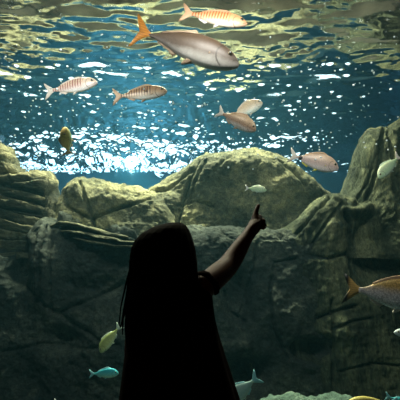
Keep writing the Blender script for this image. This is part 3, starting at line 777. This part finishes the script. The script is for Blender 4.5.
# joints, world metres (x, y forward, z up)
S_R = P(204, 287, 1.09); E_R = P(229, 265, 1.23); W_R = P(248.5, 234, 1.33)
V = []; Eg = []; Rd = []
def jv(p, r_, frm=None):
    V.append(rel(p)); Rd.append(r_)
    if frm is not None: Eg.append((frm, len(V) - 1))
    return len(V) - 1
hx = CX
pel = jv((hx + .02, 1.10, .52), (.085, .07))
wai = jv((hx + .02, 1.10, .62), (.075, .06), pel)
che = jv((hx + .018, 1.10, .76), (.085, .065), wai)
nb_ = jv((hx + .012, 1.10, .86), (.06, .05), che)
nk = jv((hx + .004, 1.105, .92), .032, nb_)
hd0 = jv((hx, 1.115, .975), .050, nk)
hd1 = jv((hx, 1.115, 1.035), (.072, .080), hd0)
hd2 = jv((hx, 1.112, 1.085), (.060, .068), hd1)
shr = jv(S_R + Vector((-.03, 0, -.005)), .040, nb_)
sr2 = jv(S_R, .042, shr)
mr_ = jv(S_R.lerp(E_R, .5), .042, sr2)
er_ = jv(E_R, .039, mr_)
fr_ = jv(E_R.lerp(W_R, .4), .036, er_)
wr_ = jv(W_R, (.027, .023), fr_)
pm_ = jv(P(254.5, 226, 1.36), (.038, .030), wr_)
kn_ = jv(P(257.5, 221, 1.375), (.034, .025), pm_)
hb_ = jv(P(259.5, 226, 1.358), (.022, .020), pm_)
# index finger straight, the other fingers folded into the palm, thumb across them
ix0 = jv(P(255.3, 214.5, 1.385), .0115, kn_)
ix1 = jv(P(256.7, 209.5, 1.40), .0098, ix0)
ix2 = jv(P(258.9, 204.2, 1.415), .0078, ix1)
# left arm hanging in front of the dress
sl = jv((hx - .075, 1.11, .855), .038, nb_)
ml_ = jv((hx - .095, 1.135, .74), .030, sl)
el_ = jv((hx - .095, 1.17, .64), .026, ml_)
fl_ = jv((hx - .085, 1.24, .56), .023, el_)
wl_ = jv((hx - .075, 1.26, .51), .018, fl_)
hl_ = jv((hx - .068, 1.275, .47), (.022, .014), wl_)
for s in (-1, 1):
    h = jv((hx + .02 + s * .062, 1.10, .47), .062, pel)
    k = jv((hx + .02 + s * .065, 1.095, .29), .040, h)
    c_ = jv((hx + .02 + s * .066, 1.09, .20), .038, k)
    a = jv((hx + .02 + s * .068, 1.085, .065), .024, c_)
    f = jv((hx + .02 + s * .074, 1.15, .035), (.026, .02), a)
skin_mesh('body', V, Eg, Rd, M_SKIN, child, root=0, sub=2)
# folded fingers and thumbs
def chain(name, pts, radii):
    return skin_mesh(name, [rel(p) for p in pts], [(i, i + 1) for i in range(len(pts) - 1)], radii, M_SKIN, child, 0, 2)
for i, (ax, ay) in enumerate([(260, 216.5), (263, 220), (264, 224)]):
    b0 = P(ax - 3, ay + 3, 1.372); b1 = P(ax, ay, 1.392); b2 = P(ax - 0.5, ay + 3.6, 1.405); b3 = P(ax - 4, ay + 3.4, 1.395)
    chain('finger', [b0, b1, b2, b3], [.014, .0145, .013, .011])
chain('thumb', [P(249, 228, 1.355), P(251.5, 221.5, 1.385), P(256, 219.5, 1.405)], [.0105, .0095, .0075])
for i in range(4):
    x = hx - .082 + .0125 * i
    chain('finger', [(x + .004, 1.276, .472), (x, 1.285, .440), (x, 1.284, .415 + .004 * abs(i - 1.5)), (x + .001, 1.276, .398 + .006 * abs(i - 1.5))], [.0075, .007, .0065, .0055])
chain('thumb', [(hx - .055, 1.268, .485), (hx - .042, 1.272, .455), (hx - .038, 1.276, .432)], [.009, .0078, .0062])
# ears, face: nose, brows and lips on the far side of the head
def blob(name, c, r3, mat, n=12):
    vs, fs = [], []
    for i in range(n + 1):
        a = math.pi * i / n
        for j in range(n * 2):
            t = math.pi * j / n
            vs.append((c[0] + r3[0]*math.sin(a)*math.cos(t), c[1] + r3[1]*math.sin(a)*math.sin(t), c[2] + r3[2]*math.cos(a)))
    for i in range(n):
        for j in range(n * 2):
            k = (j + 1) % (n * 2)
            fs.append((i*2*n + j, (i+1)*2*n + j, (i+1)*2*n + k, i*2*n + k))
    return mesh_obj(name, [rel(v) for v in vs], fs, mat, child)
blob('nose', (hx, 1.202, 1.015), (.010, .012, .014), M_SKIN, 8)
blob('lips', (hx, 1.185, .982), (.017, .008, .006), mat_plain('lip', (.25, .05, .04), .5), 8)
for s in (-1, 1):
    blob('ear', (hx + s * .074, 1.12, 1.015), (.009, .018, .026), M_SKIN, 8)
    e_ = blob('eye', (hx + s * .030, 1.180, 1.035), (.012, .012, .009), mat_plain('eye_white', (.7, .7, .68), .3), 8)

# loft of closed rings
def loft(name, rings, mat, parent, n=48, fn=None, cap=True):
    vs, fs = [], []
    for k, (c, rx, ry, z) in enumerate(rings):
        for j in range(n):
            t = 2 * math.pi * j / n
            q = 1.0 if fn is None else fn(k / (len(rings) - 1), t)
            vs.append(rel((c[0] + rx * q * math.cos(t), c[1] + ry * q * math.sin(t), z)))
    for k in range(len(rings) - 1):
        for j in range(n):
            m = (j + 1) % n
            fs.append((k*n + j, k*n + m, (k+1)*n + m, (k+1)*n + j))
    if cap:
        fs.append(tuple(range(n))); e = (len(rings) - 1) * n; fs.append(tuple(range(e, e + n)))
    o = mesh_obj(name, vs, fs, mat, parent)
    bm = bmesh.new(); bm.from_mesh(o.data); bmesh.ops.recalc_face_normals(bm, faces=bm.faces); bm.to_mesh(o.data); bm.free()
    return o

def ring_from_px(rows, d, thick, dy=0.0):
    """rings from the photo's left and right outline at rows py, standing at depth d"""
    out = []
    rows2 = []
    for (a, b) in zip(rows[:-1], rows[1:]):
        n_ = 5
        for k in range(n_): rows2.append(tuple(a[i] + (b[i] - a[i]) * k / n_ for i in range(4)))
    rows2.append(rows[-1])
    for py, xl, xr, th in rows2:
        L_, R_ = P(xl, py, d), P(xr, py, d)
        out.append((((L_.x + R_.x) / 2, d + dy), (R_.x - L_.x) / 2, th, L_.z))
    return out

# dress: shoulders to below the knee
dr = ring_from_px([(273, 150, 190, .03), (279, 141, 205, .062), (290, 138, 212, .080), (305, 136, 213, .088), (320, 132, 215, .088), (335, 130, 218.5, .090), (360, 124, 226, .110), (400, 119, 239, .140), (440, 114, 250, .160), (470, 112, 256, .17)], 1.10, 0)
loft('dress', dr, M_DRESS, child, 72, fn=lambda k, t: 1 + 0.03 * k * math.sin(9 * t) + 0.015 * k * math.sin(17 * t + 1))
# flutter sleeve on the raised shoulder
sv, sf = [], []
for i in range(9):
    a = -0.5 + 3.0 * i / 8
    for j, (rr, ext) in enumerate([(.043, 0.0), (.046, .010), (.050 + .003 * math.sin(i * 2.2), .018)]):
        ax_ = (E_R - S_R).normalized(); s1 = Vector((-ax_.z, 0, ax_.x)).normalized(); s2 = ax_.cross(s1)
        sv.append(rel(S_R + ax_ * (ext - .012) + (s1 * math.cos(a) + s2 * math.sin(a)) * rr))
for i in range(8):
    for j in range(2):
        q = i*3 + j; sf.append((q, q + 1, q + 4, q + 3))
sl_ = mesh_obj('sleeve', sv, sf, M_DRESS, child)
md = sl_.modifiers.new('Solidify', 'SOLIDIFY'); md.thickness = 0.003

# hair: cap over the head falling down the back
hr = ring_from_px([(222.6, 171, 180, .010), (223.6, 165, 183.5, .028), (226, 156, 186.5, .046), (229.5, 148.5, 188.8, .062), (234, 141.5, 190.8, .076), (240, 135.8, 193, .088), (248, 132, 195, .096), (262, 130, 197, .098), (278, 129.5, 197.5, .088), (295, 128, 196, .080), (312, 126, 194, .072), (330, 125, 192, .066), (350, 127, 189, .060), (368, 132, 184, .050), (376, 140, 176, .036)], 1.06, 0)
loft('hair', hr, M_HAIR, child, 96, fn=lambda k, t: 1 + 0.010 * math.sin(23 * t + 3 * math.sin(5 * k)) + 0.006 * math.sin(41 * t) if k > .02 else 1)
def lock(pts, r0, r1):
    o = skin_mesh('hair_lock', [rel(p) for p in pts], [(i, i + 1) for i in range(len(pts) - 1)], [r0 + (r1 - r0) * i / (len(pts) - 1) for i in range(len(pts))], M_HAIR, child, 0, 1)
lock([P(132, 262, 1.05), P(126, 284, 1.05), P(121, 306, 1.05), P(119, 326, 1.05)], .004, .0015)
lock([P(131, 270, 1.04), P(127, 295, 1.04), P(123, 315, 1.04), P(122.5, 335, 1.04)], .006, .002)
lock([P(130, 290, 1.05), P(125, 312, 1.05), P(120, 328, 1.05)], .005, .002)
lock([P(194, 262, 1.05), P(197.5, 280, 1.05), P(197, 300, 1.05)], .006, .002)
# shoes
for s in (-1, 1):
    bx = hx + .02 + s * .071
    blob('shoe', (bx, 1.13, .042), (.036, .085, .040), M_SHOE, 10)

# ------------------------------------------------------------------ white beads added under the surface as its glints
def bubbles(name, label, pts, mat):  # small spheres that stand in for surface glints
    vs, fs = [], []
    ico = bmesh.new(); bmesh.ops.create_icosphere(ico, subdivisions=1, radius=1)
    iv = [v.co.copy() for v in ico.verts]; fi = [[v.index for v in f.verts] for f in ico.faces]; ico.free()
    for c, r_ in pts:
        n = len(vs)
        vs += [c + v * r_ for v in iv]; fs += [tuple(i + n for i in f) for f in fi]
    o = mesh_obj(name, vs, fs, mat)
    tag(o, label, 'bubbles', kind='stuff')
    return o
M_GLINT = mat_plain('glint_bead', (0.9, 0.95, 0.95), 0.15, spec=0.8)
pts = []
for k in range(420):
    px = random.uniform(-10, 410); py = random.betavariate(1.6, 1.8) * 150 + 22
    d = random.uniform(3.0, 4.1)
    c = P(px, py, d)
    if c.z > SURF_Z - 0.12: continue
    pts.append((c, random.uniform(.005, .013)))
bubbles('bubbles', 'scattered tiny white beads added as glints under the water surface', pts, M_GLINT)
